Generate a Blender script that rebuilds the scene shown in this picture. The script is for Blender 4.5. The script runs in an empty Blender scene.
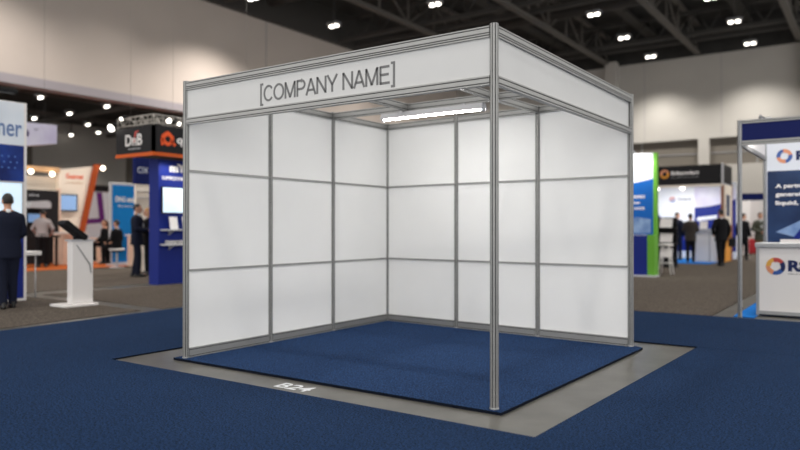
import bpy, bmesh, math, random
from mathutils import Vector, Matrix
random.seed(7)
PI = math.pi
SC = bpy.context.scene
COL = SC.collection

# ------------------------------------------------------------------ helpers
def lin(c):
    return tuple(((v/255)/12.92 if v/255 <= .04045 else ((v/255+.055)/1.055)**2.4) for v in c)

def mat(name, rgb, rough=.5, metal=0., noise=0., scale=8., bump=0., bscale=200., emit=0., spec=.5, rgb2=None, stretch=None):
    m = bpy.data.materials.new(name); m.use_nodes = True
    nt = m.node_tree; b = nt.nodes['Principled BSDF']
    c = lin(rgb)
    b.inputs['Base Color'].default_value = (*c, 1)
    b.inputs['Roughness'].default_value = rough
    b.inputs['Metallic'].default_value = metal
    b.inputs['Specular IOR Level'].default_value = spec
    if noise or rgb2 or bump:
        tc = nt.nodes.new('ShaderNodeTexCoord'); mp = nt.nodes.new('ShaderNodeMapping')
        nt.links.new(tc.outputs['Object'], mp.inputs['Vector'])
        if stretch: mp.inputs['Scale'].default_value = stretch
    if noise or rgb2:
        n = nt.nodes.new('ShaderNodeTexNoise'); n.inputs['Scale'].default_value = scale; n.inputs['Detail'].default_value = 5
        r = nt.nodes.new('ShaderNodeValToRGB')
        nt.links.new(mp.outputs['Vector'], n.inputs['Vector']); nt.links.new(n.outputs['Fac'], r.inputs['Fac'])
        c2 = lin(rgb2) if rgb2 else tuple(v*(1-noise) for v in c)
        r.color_ramp.elements[0].position = .35; r.color_ramp.elements[1].position = .65
        r.color_ramp.elements[0].color = (*c2, 1); r.color_ramp.elements[1].color = (*c, 1)
        nt.links.new(r.outputs['Color'], b.inputs['Base Color'])
    if bump:
        n2 = nt.nodes.new('ShaderNodeTexNoise'); n2.inputs['Scale'].default_value = bscale; n2.inputs['Detail'].default_value = 3
        bp = nt.nodes.new('ShaderNodeBump'); bp.inputs['Strength'].default_value = bump; bp.inputs['Distance'].default_value = .01
        nt.links.new(mp.outputs['Vector'], n2.inputs['Vector']); nt.links.new(n2.outputs['Fac'], bp.inputs['Height'])
        nt.links.new(bp.outputs['Normal'], b.inputs['Normal'])
    if emit:
        b.inputs['Emission Color'].default_value = (*c, 1); b.inputs['Emission Strength'].default_value = emit
    return m

def quad(bm, pts, mi=0):
    f = bm.faces.new([bm.verts.new(p) for p in pts]); f.material_index = mi; return f

def box(bm, x0, x1, y0, y1, z0, z1, mi=0):
    v = [bm.verts.new((x, y, z)) for x in (x0, x1) for y in (y0, y1) for z in (z0, z1)]
    for idx in ((0,1,3,2), (4,6,7,5), (0,4,5,1), (2,3,7,6), (0,2,6,4), (1,5,7,3)):
        f = bm.faces.new([v[i] for i in idx]); f.material_index = mi
    return v

def frame_of(d):
    d = Vector(d).normalized()
    a = Vector((0,0,1)) if abs(d.z) < .9 else Vector((1,0,0))
    u = d.cross(a).normalized(); w = d.cross(u).normalized()
    return d, u, w

def tube(bm, p0, p1, r0, r1=None, n=12, mi=0, caps=True):
    r1 = r0 if r1 is None else r1
    p0, p1 = Vector(p0), Vector(p1); d, u, w = frame_of(p1-p0)
    a = [bm.verts.new(p0 + u*(r0*math.cos(t)) + w*(r0*math.sin(t))) for t in [2*PI*i/n for i in range(n)]]
    b = [bm.verts.new(p1 + u*(r1*math.cos(t)) + w*(r1*math.sin(t))) for t in [2*PI*i/n for i in range(n)]]
    for i in range(n):
        f = bm.faces.new((a[i], a[(i+1)%n], b[(i+1)%n], b[i])); f.material_index = mi; f.smooth = True
    if caps:
        bm.faces.new(a[::-1]).material_index = mi; bm.faces.new(b).material_index = mi

def ball(bm, c, r, mi=0, n=12, m=None):
    """ellipsoid; r a number or (rx, ry, rz); m an optional rotation"""
    r = (r, r, r) if isinstance(r, (int, float)) else r
    M = Matrix.Translation(c) @ (m.to_4x4() if m else Matrix()) @ Matrix.Diagonal((*r, 1))
    res = bmesh.ops.create_uvsphere(bm, u_segments=n, v_segments=max(6, n*2//3), radius=1, matrix=M)
    vs = set(res['verts'])
    for f in {f for v in vs for f in v.link_faces}:
        f.material_index = mi; f.smooth = True
    return res['verts']

def loft(bm, rings, mi=0, caps=True):
    R = [[bm.verts.new(p) for p in ring] for ring in rings]
    n = len(R[0])
    for a, b in zip(R, R[1:]):
        for i in range(n):
            f = bm.faces.new((a[i], a[(i+1)%n], b[(i+1)%n], b[i])); f.material_index = mi; f.smooth = True
    if caps:
        bm.faces.new(R[0][::-1]).material_index = mi; bm.faces.new(R[-1]).material_index = mi

def extrude(bm, prof, p0, u, v, d, mi=0, mis=None):
    """2-D profile prof [(a,b)] at p0 with axes u, v, extruded by vector d"""
    p0, u, v, d = map(Vector, (p0, u, v, d))
    a = [bm.verts.new(p0 + u*x + v*y) for x, y in prof]; b = [bm.verts.new(p0 + u*x + v*y + d) for x, y in prof]
    n = len(prof)
    for i in range(n):
        bm.faces.new((a[i], a[(i+1)%n], b[(i+1)%n], b[i])).material_index = mis[i] if mis else mi
    bm.faces.new(a[::-1]).material_index = mi; bm.faces.new(b).material_index = mi

def bevel(bm, w, seg=2):
    bmesh.ops.recalc_face_normals(bm, faces=bm.faces[:])
    es = [e for e in bm.edges if len(e.link_faces) == 2 and e.calc_face_angle(0) > .5]
    bmesh.ops.bevel(bm, geom=es, offset=w, segments=seg, profile=.5, affect='EDGES', clamp_overlap=True)

def loc_of(o):
    p = Vector((0,0,0))
    while o: p = p + o.location; o = o.parent
    return p

def obj(name, bm, mats, parent=None, origin=None, local=False):
    """bm in world coordinates becomes ONE mesh object; origin moves a top-level mesh's base"""
    bmesh.ops.recalc_face_normals(bm, faces=bm.faces[:])
    off = Vector((0,0,0))
    if parent and not local: off = loc_of(parent)
    elif origin: off = Vector(origin)
    if off.length: bmesh.ops.translate(bm, verts=bm.verts[:], vec=-off)
    me = bpy.data.meshes.new(name); bm.to_mesh(me); bm.free()
    for m in (mats if isinstance(mats, (list, tuple)) else [mats]): me.materials.append(m)
    o = bpy.data.objects.new(name, me); COL.objects.link(o)
    if parent: o.parent = parent
    elif origin: o.location = origin
    return o

def tag(o, label, cat, group=None, kind=None):
    o['label'] = label; o['category'] = cat
    if group: o['group'] = group
    if kind: o['kind'] = kind
    return o

def thing(name, label, cat, loc=(0,0,0), group=None):
    o = bpy.data.objects.new(name, None); COL.objects.link(o); o.location = loc; o.empty_display_size = .1
    return tag(o, label, cat, group)

def struct(name, bm, mats):
    o = obj(name, bm, mats); o['kind'] = 'structure'; return o

def B(*args, mi=0):
    bm = bmesh.new(); box(bm, *args, mi=mi); return bm

def lettering(name, s, mats, parent, o, u, v, w, h, depth=.004, bold=0.):
    """text s as mesh filling w x h from corner o along u, v"""
    cu = bpy.data.curves.new('text', 'FONT'); cu.body = s; cu.extrude = .001; cu.offset = bold; cu.resolution_u = 4
    t = bpy.data.objects.new('text', cu); COL.objects.link(t)
    bpy.context.view_layer.update()
    me = bpy.data.meshes.new_from_object(t.evaluated_get(bpy.context.evaluated_depsgraph_get()))
    bpy.data.objects.remove(t); bpy.data.curves.remove(cu)
    bm = bmesh.new(); bm.from_mesh(me); bpy.data.meshes.remove(me)
    xs = [q.co.x for q in bm.verts]; ys = [q.co.y for q in bm.verts]
    x0, y0 = min(xs), min(ys); sx = w/(max(xs)-x0); sy = h/(max(ys)-y0)
    o, u, v = map(Vector, (o, u, v)); n = u.cross(v)
    for q in bm.verts:
        q.co = o + u*((q.co.x-x0)*sx) + v*((q.co.y-y0)*sy) + n*((q.co.z+.001)/.002*depth)
    return obj(name, bm, mats, parent)

def small_print(name, m, parent, o, u, v, w, h, rows=1):
    """rows of unreadably small print: uneven short marks"""
    bm = bmesh.new(); o, u, v = map(Vector, (o, u, v)); n = u.cross(v)*.003
    rh = h/(rows*1.6)
    for r in range(rows):
        x = 0; top = h - r*rh*1.6
        end = w*(1 if r % 2 == 0 else random.uniform(.7, .9))
        while x < end - rh*.3:
            ww = min(rh*random.uniform(.4, .7), end-x)
            hh = rh*random.choice((.65, .7, 1))
            extrude(bm, [(0,0), (ww,0), (ww,hh), (0,hh)], o+u*x+v*(top-rh), u, v, n)
            x += ww + rh*random.choice((.18, .18, .18, .6))
    return obj(name, bm, m, parent)

def ring_logo(name, mats, parent, o, u, v, R, r, cols, n=8, start=.3, depth=.006):
    """ring of coloured arcs round o"""
    bm = bmesh.new(); o, u, v = map(Vector, (o, u, v)); nn = u.cross(v)
    k = len(cols)
    for i, c in enumerate(cols):
        for j in range(n):
            a0 = start+2*PI*(i+j/n)/k; a1 = start+2*PI*(i+(j+1)/n)/k
            # each arc swells from thin to thick, so the ring reads as a turning swirl
            def rr(t): return r*(1.08-.22*t)
            P = lambda rad, a: (rad*math.cos(a), rad*math.sin(a))
            extrude(bm, [P(rr(j/n), a0), P(R, a0), P(R, a1), P(rr((j+1)/n), a1)], o, u, v, nn*depth, mi=c)
    return obj(name, bm, mats, parent)

X1, Y1, Z1 = (1,0,0), (0,1,0), (0,0,1)

# ------------------------------------------------------------------ materials
M = {}
M['alu'] = mat('brushed_aluminium', (152,152,150), .42, .5, noise=.08, scale=6, stretch=(1,1,12))
M['alu2'] = mat('grey_aluminium', (165,166,168), .4, .6)
M['laminate'] = mat('white_laminate', (236,236,235), .42, noise=.015, scale=3, spec=.4)
M['fascia'] = mat('fascia_board', (203,203,202), .5, noise=.02, scale=4)
M['text'] = mat('grey_vinyl_letters', (118,118,118), .7, spec=.2)
M['edge'] = mat('painted_carpet_edge_shade', (14,19,30), .95, spec=.1)  # shadow line of the carpet thickness, painted on its side faces
M['slot_shade'] = mat('painted_slot_shade', (36,36,37), .7)  # shade inside the aluminium slots, put into the colour
M['gap'] = mat('dark_gap', (25,25,26), .8)
M['navy'] = mat('navy_carpet', (36,64,104), .95, rgb2=(7,17,35), scale=85, bump=.6, bscale=160, spec=.1)
M['navy2'] = mat('navy_booth_carpet', (41,72,118), .95, rgb2=(9,20,41), scale=90, bump=.6, bscale=170, spec=.1)
M['greycarpet'] = mat('grey_brown_carpet', (108,99,90), .95, rgb2=(66,60,55), scale=30, bump=.5, bscale=120, spec=.1)
M['orangecarpet'] = mat('orange_carpet', (176,92,46), .95, noise=.15, scale=40, spec=.1)
M['bluecarpet'] = mat('bright_blue_carpet', (34,120,206), .95, noise=.15, scale=40, spec=.1)
M['concrete'] = mat('polished_concrete', (97,95,89), .34, rgb2=(76,74,69), scale=2.6, spec=.5)
M['wall_warm'] = mat('warm_wall_board', (186,176,168), .85, noise=.05, scale=.6)
M['wall_grey'] = mat('grey_wall_board', (170,166,160), .85, noise=.06, scale=.6)
M['wall_panel'] = mat('dark_taupe_panel', (98,92,84), .8)
M['lavender'] = mat('pale_beam', (150,145,150), .7)
M['dark'] = mat('dark_ceiling', (48,47,46), .95, noise=.35, scale=1.5)
M['steel'] = mat('ceiling_steel', (84,80,76), .7)
M['steeldark'] = mat('ceiling_steel_dark', (58,56,54), .8)
M['lamp'] = mat('lamp_glow', (255,248,236), emit=7)
M['tube'] = mat('tube_glow', (255,253,248), emit=62)
M['bulb'] = mat('bulb_glow', (255,238,214), emit=8)
M['white'] = mat('white_paint', (236,232,230), .5)
M['panelwhite'] = mat('white_print', (226,230,238), .5)
M['softwhite'] = mat('soft_white_print', (214,224,236), .5, rgb2=(232,236,242), scale=1.2)
M['black'] = mat('black_paint', (22,22,24), .5, spec=.15)
M['charcoal'] = mat('charcoal_board', (36,35,37), .6, spec=.15)
M['royal'] = mat('royal_blue', (28,44,128), .5, noise=.08, scale=2, spec=.15)
M['deepblue'] = mat('deep_blue', (13,26,88), .5, spec=.15)
M['towerblue'] = mat('tower_navy_print', (24,38,98), .45, rgb2=(34,62,140), scale=2.5, spec=.15)
M['dotblue'] = mat('tower_dot_blue', (60,104,184), .5)
M['midblue'] = mat('mid_blue', (22,94,176), .5, noise=.1, scale=2, spec=.15)
M['cyanblue'] = mat('cyan_blue', (18,128,204), .5, noise=.1, scale=2, spec=.15)
M['lettersblue'] = mat('slate_blue_letters', (96,122,170), .5)
M['purple'] = mat('purple_print', (110,44,128), .5, spec=.15)
M['plum'] = mat('dark_plum_letters', (54,34,92), .5, spec=.15)
M['orange'] = mat('orange_paint', (206,92,36), .5, spec=.15)
M['rust'] = mat('rust_orange_paint', (160,72,32), .55, spec=.15)
M['logoorange'] = mat('logo_orange', (238,94,48), .5, spec=.15)
M['amber'] = mat('amber_panel', (226,154,58), .5, spec=.15)
M['cream'] = mat('cream_panel', (242,230,214), .6)
M['peach'] = mat('peach_panel', (236,206,184), .6)
M['wood'] = mat('warm_wood', (150,100,74), .55, noise=.2, scale=5, stretch=(1,1,.2))
M['palewood'] = mat('pale_wood', (206,166,124), .55)
M['green'] = mat('lime_green', (104,168,58), .5, spec=.15)
M['darkgreen'] = mat('dark_olive', (62,66,52), .6)
M['red'] = mat('red_shell', (176,28,40), .4)
M['screen'] = mat('lit_screen', (206,228,244), .2, emit=.55, rgb2=(226,240,250), scale=1.5)
M['screenblue'] = mat('lit_blue_screen', (126,164,212), .2, emit=.4)
M['glassblack'] = mat('black_glass', (16,17,20), .15)
M['grey'] = mat('mid_grey', (130,130,132), .5)
M['lightgrey'] = mat('light_grey', (190,190,194), .5)
M['silver'] = mat('silver_truss', (170,165,158), .4, .6)
M['floorwhite'] = mat('floor_paint', (226,228,232), .6)
M['posternavy'] = mat('poster_navy', (34,50,84), .45, rgb2=(46,68,106), scale=1.6, spec=.15)
M['posterglow'] = mat('poster_pale_blue', (140,168,204), .45, rgb2=(90,124,176), scale=5)
M['logoblue'] = mat('logo_blue', (40,84,160), .5)
M['logoyellow'] = mat('logo_yellow', (232,172,72), .5)
M['logored'] = mat('logo_red', (190,66,60), .5)
M['logopeach'] = mat('logo_peach', (226,148,108), .5)
M['inknavy'] = mat('ink_navy', (36,48,92), .5, spec=.15)
M['lilac'] = mat('lilac_print', (196,190,220), .5, rgb2=(222,222,238), scale=1.2)
M['skin'] = mat('skin', (204,156,130), .55, spec=.3)
M['eye'] = mat('eye_dark', (30,24,22), .3)
M['lip'] = mat('lip', (160,92,84), .5)
M['hairdark'] = mat('dark_hair', (30,25,23), .6)
M['hairblond'] = mat('blond_hair', (176,132,78), .6)
M['hairbrown'] = mat('brown_hair', (72,48,34), .6)
M['suitnavy'] = mat('navy_suit', (26,30,46), .85, spec=.15)
M['suitblack'] = mat('black_suit', (22,22,25), .85, spec=.15)
M['brownjacket'] = mat('brown_grey_jacket', (62,56,52), .85, spec=.15)
M['greyshirt'] = mat('grey_shirt', (168,160,160), .85, spec=.15)
M['khaki'] = mat('khaki_trousers', (108,90,66), .85, spec=.15)
M['shirt'] = mat('white_shirt', (226,228,232), .8)
M['shoe'] = mat('black_shoe', (18,17,17), .4)

# ------------------------------------------------------------------ camera
cam = bpy.data.cameras.new('camera'); co = bpy.data.objects.new('camera', cam); COL.objects.link(co)
cam.sensor_width = 36; cam.lens = 692.58/800*36
co.location = (2.0471, -4.0039, 1.1834)
co.rotation_euler = (PI/2 + .0044, 0, .6079)
cam.dof.use_dof = True; cam.dof.focus_distance = 5.3; cam.dof.aperture_fstop = .95
cam.clip_end = 200
SC.camera = co

# ------------------------------------------------------------------ the hall
struct('floor', B(-42, 14, -12, 42, -.1, 0), M['concrete'])
struct('ceiling', B(-20.2, 14, -12, 36, 11.8, 12), M['dark'])
bm = bmesh.new(); box(bm, -20.4, -20, -8, 36, 5.93, 10.2)
for y in (17.45, 26.4): box(bm, -20.004, -19.994, y-.02, y+.02, 5.93, 10.2, mi=1)
struct('wall_left', bm, [M['wall_warm'], M['grey']])
struct('trim_1', B(-20.45, -19.9, -8, 36, 5.64, 5.93), M['lavender'])
struct('trim_2', B(-20.45, -19.75, -8, 36, 10.2, 11.8), M['steeldark'])
bm = bmesh.new()
box(bm, -20, 14, 34, 34.3, 0, 4.4); box(bm, -20, 14, 34, 34.3, 5.77, 10.05)
for a, b in ((-20,-14.2), (-12.2,-12), (-5.71,-5.18), (.2,.7), (6,6.5), (13.5,14)): box(bm, a, b, 34.0, 34.3, 4.4, 5.77)
box(bm, -20, 14, 34.22, 34.3, 4.4, 5.77, mi=1)
for x in (-8.6, -3, 3): box(bm, x-.03, x+.03, 34.19, 34.23, 4.4, 5.77, mi=2)
box(bm, -20, 14, 34.19, 34.23, 5.0, 5.05, mi=2)
for x in (-16, -12.2, -8.4, -4.6, -.8, 3): box(bm, x-.012, x+.012, 33.995, 34.01, 5.9, 10.05, mi=2)
struct('wall_back', bm, [M['wall_grey'], M['wall_panel'], M['grey']])
struct('trim_3', B(-20, 14, 33.9, 34.4, 10.05, 11.8), M['dark'])
struct('trim_4', B(-1.05, -.5, 33.5, 34, 0, 11.5), M['wall_grey'])
struct('trim_5', B(-10.35, -9.75, 33.4, 34, 0, 10.2), M['wall_grey'])
# the lower annex that opens under the left wall
struct('ceiling_annex', B(-36, -20.45, -8, 36, 6.9, 7.1), M['dark'])
bm = bmesh.new(); box(bm, -34.8, -34.5, -8, 36, 0, 6.9)
for y in (2, 8.2, 14.4, 20.6, 26.8): box(bm, -34.51, -34.46, y-.35, y+.35, 0, 6.9, mi=1)
box(bm, -34.5, -34.47, -8, 36, 3.3, 3.5, mi=1)
struct('wall_annex', bm, [M['wall_grey'], M['wall_panel']])
struct('wall_annex_end', B(-34.5, -19.9, 33.7, 34, 0, 6.9), M['wall_grey'])

# roof steel: lattice trusses along the hall and cross girders
def truss(name, x):
    bm = bmesh.new(); y0, y1 = 2, 34
    box(bm, x-.13, x+.13, y0, y1, 10.1, 10.24)
    box(bm, x-.11, x+.11, y0, y1, 11.55, 11.7)
    n = 15
    for i in range(n+1):
        y = y0+(y1-y0)*i/n
        tube(bm, (x, y, 10.2), (x, y, 11.6), .05, n=6)
        if i < n:
            yb = y0+(y1-y0)*(i+1)/n
            tube(bm, (x, y, 10.2 if i % 2 else 11.6), (x, yb, 11.6 if i % 2 else 10.2), .045, n=6)
    return struct(name, bm, M['steel'])
for i, x in enumerate((-15.05, -10.3, -5.7, -1.15)): truss('trim_%d' % (6+i), x)
def girder(name, y):
    bm = bmesh.new()
    box(bm, -20, 8, y-.1, y+.1, 10.26, 10.44)
    box(bm, -20, 8, y+1.2, y+1.4, 10.3, 10.5)
    for k in range(24):
        x = -19.5+k*1.15
        tube(bm, (x, y, 10.4), (x+.575, y+.4, 11.5), .04, n=6); tube(bm, (x+.575, y+.4, 11.5), (x+1.15, y, 10.4), .04, n=6)
    box(bm, -20, 8, y+.3, y+.5, 11.4, 11.55)
    return struct(name, bm, M['steeldark'])
for i, y in enumerate((13.6, 22.1, 30.7)): girder('trim_%d' % (10+i), y)
# cable trays and ducts high up
bm = bmesh.new()
for y in (17.5, 26.5): tube(bm, (-19.8, y, 11.1), (8, y, 11.1), .28, n=16)
for x in (-12.8, -8, -3.4): box(bm, x-.25, x+.25, 4, 33.8, 11.35, 11.45)
struct('trim_13', bm, M['steeldark'])
bm = bmesh.new()
for y in (4, 9, 14, 19, 24, 29): box(bm, -34.4, -20.5, y-.08, y+.08, 6.35, 6.55)
for x in (-23, -26, -31): box(bm, x-.12, x+.12, -8, 33.5, 6.6, 6.8)
struct('trim_14', bm, M['steel'])

# hall lamps
LAMP_E, WALL_E = 300, 1900
def spot(name, loc, e, half=57, blend=.35, col=(1,.95,.88), r=.25, rot=(0,0,0)):
    l = bpy.data.lights.new(name, 'SPOT'); l.energy = e; l.spot_size = math.radians(2*half); l.spot_blend = blend
    l.color = col; l.shadow_soft_size = r
    o = bpy.data.objects.new(name, l); COL.objects.link(o); o.location = loc; o.rotation_euler = rot
    return o
def hall_lamp(x, y, z, label, top=11.8, group='twin-head lamps under the hall roof', w=.23):
    t = thing('hall_lamp', label, 'ceiling lamp', (x, y, z), group)
    bm = bmesh.new(); tube(bm, (x, y, z+.16), (x, y, top), .025, n=8); obj('hanger', bm, M['steeldark'], t)
    bm = bmesh.new(); box(bm, x-w-.06, x+w+.06, y-.17, y+.17, z+.05, z+.17); bevel(bm, .03, 1); obj('housing', bm, M['grey'], t)
    for s in (-1, 1):
        bm = bmesh.new(); tube(bm, (x+s*w*.6, y, z-.02), (x+s*w*.6, y, z+.06), w*.4, w*.36, n=16); obj('lens', bm, M['lamp'], t)
seen = {(-17.35,14.2): 'twin-head roof lamp in front of the warm lit wall, at the top edge', (-17.15,18.65): 'twin-head roof lamp above the end of the fascia lettering near the wall',
        (-12.1,18.7): 'twin-head roof lamp between two steel trusses over the front fascia', (-7.5,23.45): 'twin-head roof lamp over the right fascia, nearest of its row',
        (-7.55,27.6): 'twin-head roof lamp over the right fascia, middle of its row', (-7.5,31.85): 'twin-head roof lamp against the far wall top, left of the two there',
        (-3.2,24.0): 'twin-head roof lamp cut by the top edge, before the blue fascia booth', (-3,27.75): 'twin-head roof lamp at the upper right, between roof girders',
        (-3,31.95): 'twin-head roof lamp against the far wall top, above the blue fascia booth'}
for (x, y), lb in seen.items(): hall_lamp(x, y, 9.8, lb)
for x in (-17.3, -12.1, -7.5, -3, 1.6, 6.2):
    for y in (-6.8, -2.6, 1.6, 5.8, 10, 14.2, 18.65, 23.4, 27.6, 31.85):
        wash = {5.8: .5, 10: .15, 14.2: 1.1, 18.65: .45, 23.4: .35}.get(y, .25)*1.3
        spot('hall_light', (x, y, 9.7), WALL_E*wash if x < -15 else WALL_E if y > 30 else LAMP_E, half=67 if x < -15 else 60, blend=.85, col=(1,.93,.86) if x < -15 else (1,.96,.9))
annex = {(-24.6,10): 'flat annex lamp just right of the tall blue tower top', (-27.3,12.7): 'flat annex lamp above the white hanging box sign',
         (-29.9,12.5): 'flat annex lamp above the left end of the white hanging box sign', (-29.7,15): 'flat annex lamp right of and above the white hanging box sign',
         (-34.0,16.6): 'flat annex lamp low beside the right end of the white hanging box sign', (-31.9,16.9): 'flat annex lamp above the slanted orange band',
         (-24.3,12.6): 'flat annex lamp left of the truss over the black fascia'}
for (x, y), lb in annex.items(): hall_lamp(x, y, 6.2, lb, 6.9, 'flat lamps under the annex ceiling', .13)
for x in (-23, -27.5, -32.3):
    for y in (2, 7, 12, 17, 22, 27): spot('annex_light', (x, y, 6.15), 150, col=(1,.95,.88))

# ------------------------------------------------------------------ floor coverings
def polyslab(pts, z0, z1):
    bm = bmesh.new(); extrude(bm, pts, (0,0,z0), X1, Y1, (0,0,z1-z0), mis=[1]*len(pts))
    bmesh.ops.recalc_face_normals(bm, faces=bm.faces[:]); bm.normal_update()
    bmesh.ops.triangulate(bm, faces=[f for f in bm.faces if len(f.verts) > 4], ngon_method='EAR_CLIP'); return bm
o = obj('aisle_carpet', polyslab([(12,-12), (12,3.28), (.55,3.28), (.448,-.385), (-3.61,-.39), (-3.61,3.9), (-6.5,3.9), (-6.43,2.5), (-6.2,-.1), (-5.2,-12)], .0, .013), [M['navy'], M['edge']])
tag(o, 'navy blue aisle carpet with a concrete cut-out around the shell booth', 'carpet')
o = obj('aisle_carpet', polyslab([(12,3.283), (12,5.94), (-6.7,5.94), (-6.5,3.903), (-3.61,3.903), (-3.61,3.283)], .0, .013), [M['navy'], M['edge']])
tag(o, 'navy blue carpet strip running behind the shell booth to the right', 'carpet')
o = obj('booth_carpet', polyslab([(-3.18,-.055), (.075,-.055), (.135,2.875), (.06,2.93), (-3.18,3.12)], .0, .02), [M['navy2'], M['edge']]); tag(o, 'square navy blue carpet inside the shell scheme booth', 'carpet')
o = obj('stand_carpet', polyslab([(-6.66,2.02), (-6.45,-.05), (-5.6,-11), (-16.5,-11), (-16.5,2.12), (-9,2.12)], 0, .008), [M['greycarpet'], M['greycarpet']]); tag(o, 'grey brown carpet under the white pedestal and dark suited man', 'carpet')
o = obj('stand_carpet', polyslab([(-6.6,2.32), (-8.4,2.42), (-10.15,2.45), (-10.15,16), (-6.72,16), (-6.72,6.2)], 0, .008), [M['greycarpet'], M['greycarpet']]); tag(o, 'grey brown carpet between the white pedestal and the blue wall stand', 'carpet')
o = obj('stand_carpet', B(-34, -10.75, 2.45, 33, 0, .008), M['greycarpet']); tag(o, 'grey brown carpet reaching under the orange stand on the left', 'carpet')
o = obj('stand_carpet', B(-6.7, .168, 6.02, 33.9, 0, .008), M['greycarpet']); tag(o, 'grey brown carpet before the lime green and black fascia stands', 'carpet')
o = obj('orange_carpet', B(-24.2, -16.95, 4.2, 13.4, .008, .02), M['orangecarpet']); tag(o, 'bright orange carpet of the stand with the slanted band', 'carpet')
o = obj('blue_carpet', B(-6, -2.55, 20.2, 24.4, .008, .02), M['bluecarpet']); tag(o, 'bright blue carpet of the black fascia stand', 'carpet')
o = obj('blue_carpet', polyslab([(.42,6.1), (.67,6.1), (.67,6.5), (3.6,6.5), (3.6,9.0), (.42,9.0)], 0, .012), [M['bluecarpet'], M['bluecarpet']]); tag(o, 'bright blue carpet beside the white ring-logo counter', 'carpet')
o = lettering('floor_number', 'B24', M['floorwhite'], None, (-1.69,-.29,.0), X1, Y1, .315, .14, .002, .01); tag(o, 'white B24 painted on the concrete before the booth', 'floor marking')

# ------------------------------------------------------------------ the shell scheme booth
A, D, H, Z0 = 3.077, 3.08, 2.5, .02
booth = thing('shell_booth', 'white panelled aluminium shell scheme booth with a COMPANY NAME fascia', 'exhibition booth', (-A/2, D/2, Z0))
def post_profile(R=.0265):
    pr = []
    for k in range(8):
        a = k*PI/4
        t = Vector((-math.sin(a), math.cos(a))); n = Vector((math.cos(a), math.sin(a)))
        h = R*math.tan(PI/8)
        g, dp = .0034, .006
        pr += [n*R - t*h*.96, n*R - t*g, n*(R-dp) - t*g, n*(R-dp) + t*g, n*R + t*g, n*R + t*h*.96]
    return [(p.x, p.y) for p in pr]
PP = post_profile()
PS = [1 if i % 6 == 2 else 0 for i in range(48)]      # shade painted dark on the floor of every slot
def post(bm, x, y, z0, z1): extrude(bm, PP, (x, y, z0), X1, Y1, (0, 0, z1-z0), mis=PS)
def make_post(x, y, parent, z1=H):
    bm = bmesh.new(); post(bm, x, y, Z0, z1); box(bm, x-.016, x+.016, y-.016, y+.016, z1-.002, z1+.002)
    p = obj('post', bm, [M['alu'], M['slot_shade']], parent)
    bm = bmesh.new(); tube(bm, (x, y, Z0), (x, y, Z0+.012), .031, n=16); obj('foot', bm, M['alu2'], p)
def rail_profile(h, grooves, t=.04, g=.007, d=.007):
    """cross-section: thickness along u (outer face +t/2 and inner face -t/2), height along v, grooves on both faces"""
    out = [(t/2, 0)]
    for z in grooves: out += [(t/2, z-g/2), (t/2-d, z-g/2), (t/2-d, z+g/2), (t/2, z+g/2)]
    out += [(t/2, h), (-t/2, h)]
    for z in reversed(grooves): out += [(-t/2, z+g/2), (-t/2+d, z+g/2), (-t/2+d, z-g/2), (-t/2, z-g/2)]
    out += [(-t/2, 0)]
    return out
def rail_slot_shade(grooves):  # material index per profile edge; groove floors get the painted shade
    k = len(grooves); return [0] + [0, 1, 0, 0]*k + [0] + [0] + [0, 1, 0, 0]*k + [0]
def rail(name, p0, p1, h, grooves, parent, t=.04, m='alu'):
    p0, p1 = Vector(p0), Vector(p1); d = (p1-p0); u = Vector((-d.y, d.x, 0)).normalized()
    bm = bmesh.new(); pr = rail_profile(h, grooves, t); ms = rail_slot_shade(grooves)
    extrude(bm, pr, p0, u, Z1, d, mis=(ms + [0]*8)[:len(pr)])
    return obj(name, bm, [M[m], M['slot_shade']], parent)
T = .024
ys = [0, 1.04, 2.02, D]
BK = [(-A, D), (-2.03, D-.067), (-.985, D-.133), (.018, D-.196)]      # the back wall stands a little askew
for y in ys: make_post(-A, y, booth)
for x, y in BK[1:]: make_post(x, y, booth)
make_post(0, 0, booth)
bands = [(.10, .79), (.815, 1.685), (1.71, 2.415)]
def seg(p, q, h, z, gr, name='rail', t=.04):
    p, q = Vector((*p, z)), Vector((*q, z)); d = (q-p).normalized()*T
    return rail(name, p+d, q-d, h, gr, booth, t)
walls = [((-A, ys[i]), (-A, ys[i+1])) for i in range(3)] + [(BK[i], BK[i+1]) for i in range(3)]
for p, q in walls:
    seg(p, q, .086, Z0, (.014, .07), 'base_rail')
    seg(p, q, .073, 2.415, (.014, .06), 'top_rail')
    seg(p, q, .021, .792, (), 'middle_rail', .03); seg(p, q, .021, 1.687, (), 'middle_rail', .03)
    for z0, z1 in bands:
        d = Vector((q[0]-p[0], q[1]-p[1], 0)); n_ = Vector((-d.y, d.x, 0)).normalized(); e = d.normalized()*.02
        bm = bmesh.new(); extrude(bm, [(-.004, z0-.006), (.004, z0-.006), (.004, z1+.006), (-.004, z1+.006)], Vector((*p, 0))+e, n_, Z1, d-2*e)
        obj('wall_panel', bm, M['laminate'], booth)
# fascias on the two open sides
for p, q in (((-A, 0), (0, 0)), ((0, 0), BK[3])):
    seg(p, q, .073, 2.415, (.013, .028, .061), 'fascia_rail', .044)
    seg(p, q, .06, 2.107, (.012, .046), 'fascia_rail', .044)
fb = obj('fascia_board', B(-A+.02, -.02, -.006, .006, 2.16, 2.42), M['fascia'], booth)
arc = lambda cx_, cy_, rx, ry, a0, a1, n=14: [(cx_+rx*math.cos(math.radians(a0+(a1-a0)*i/n)), cy_+ry*math.sin(math.radians(a0+(a1-a0)*i/n))) for i in range(n+1)]
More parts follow.
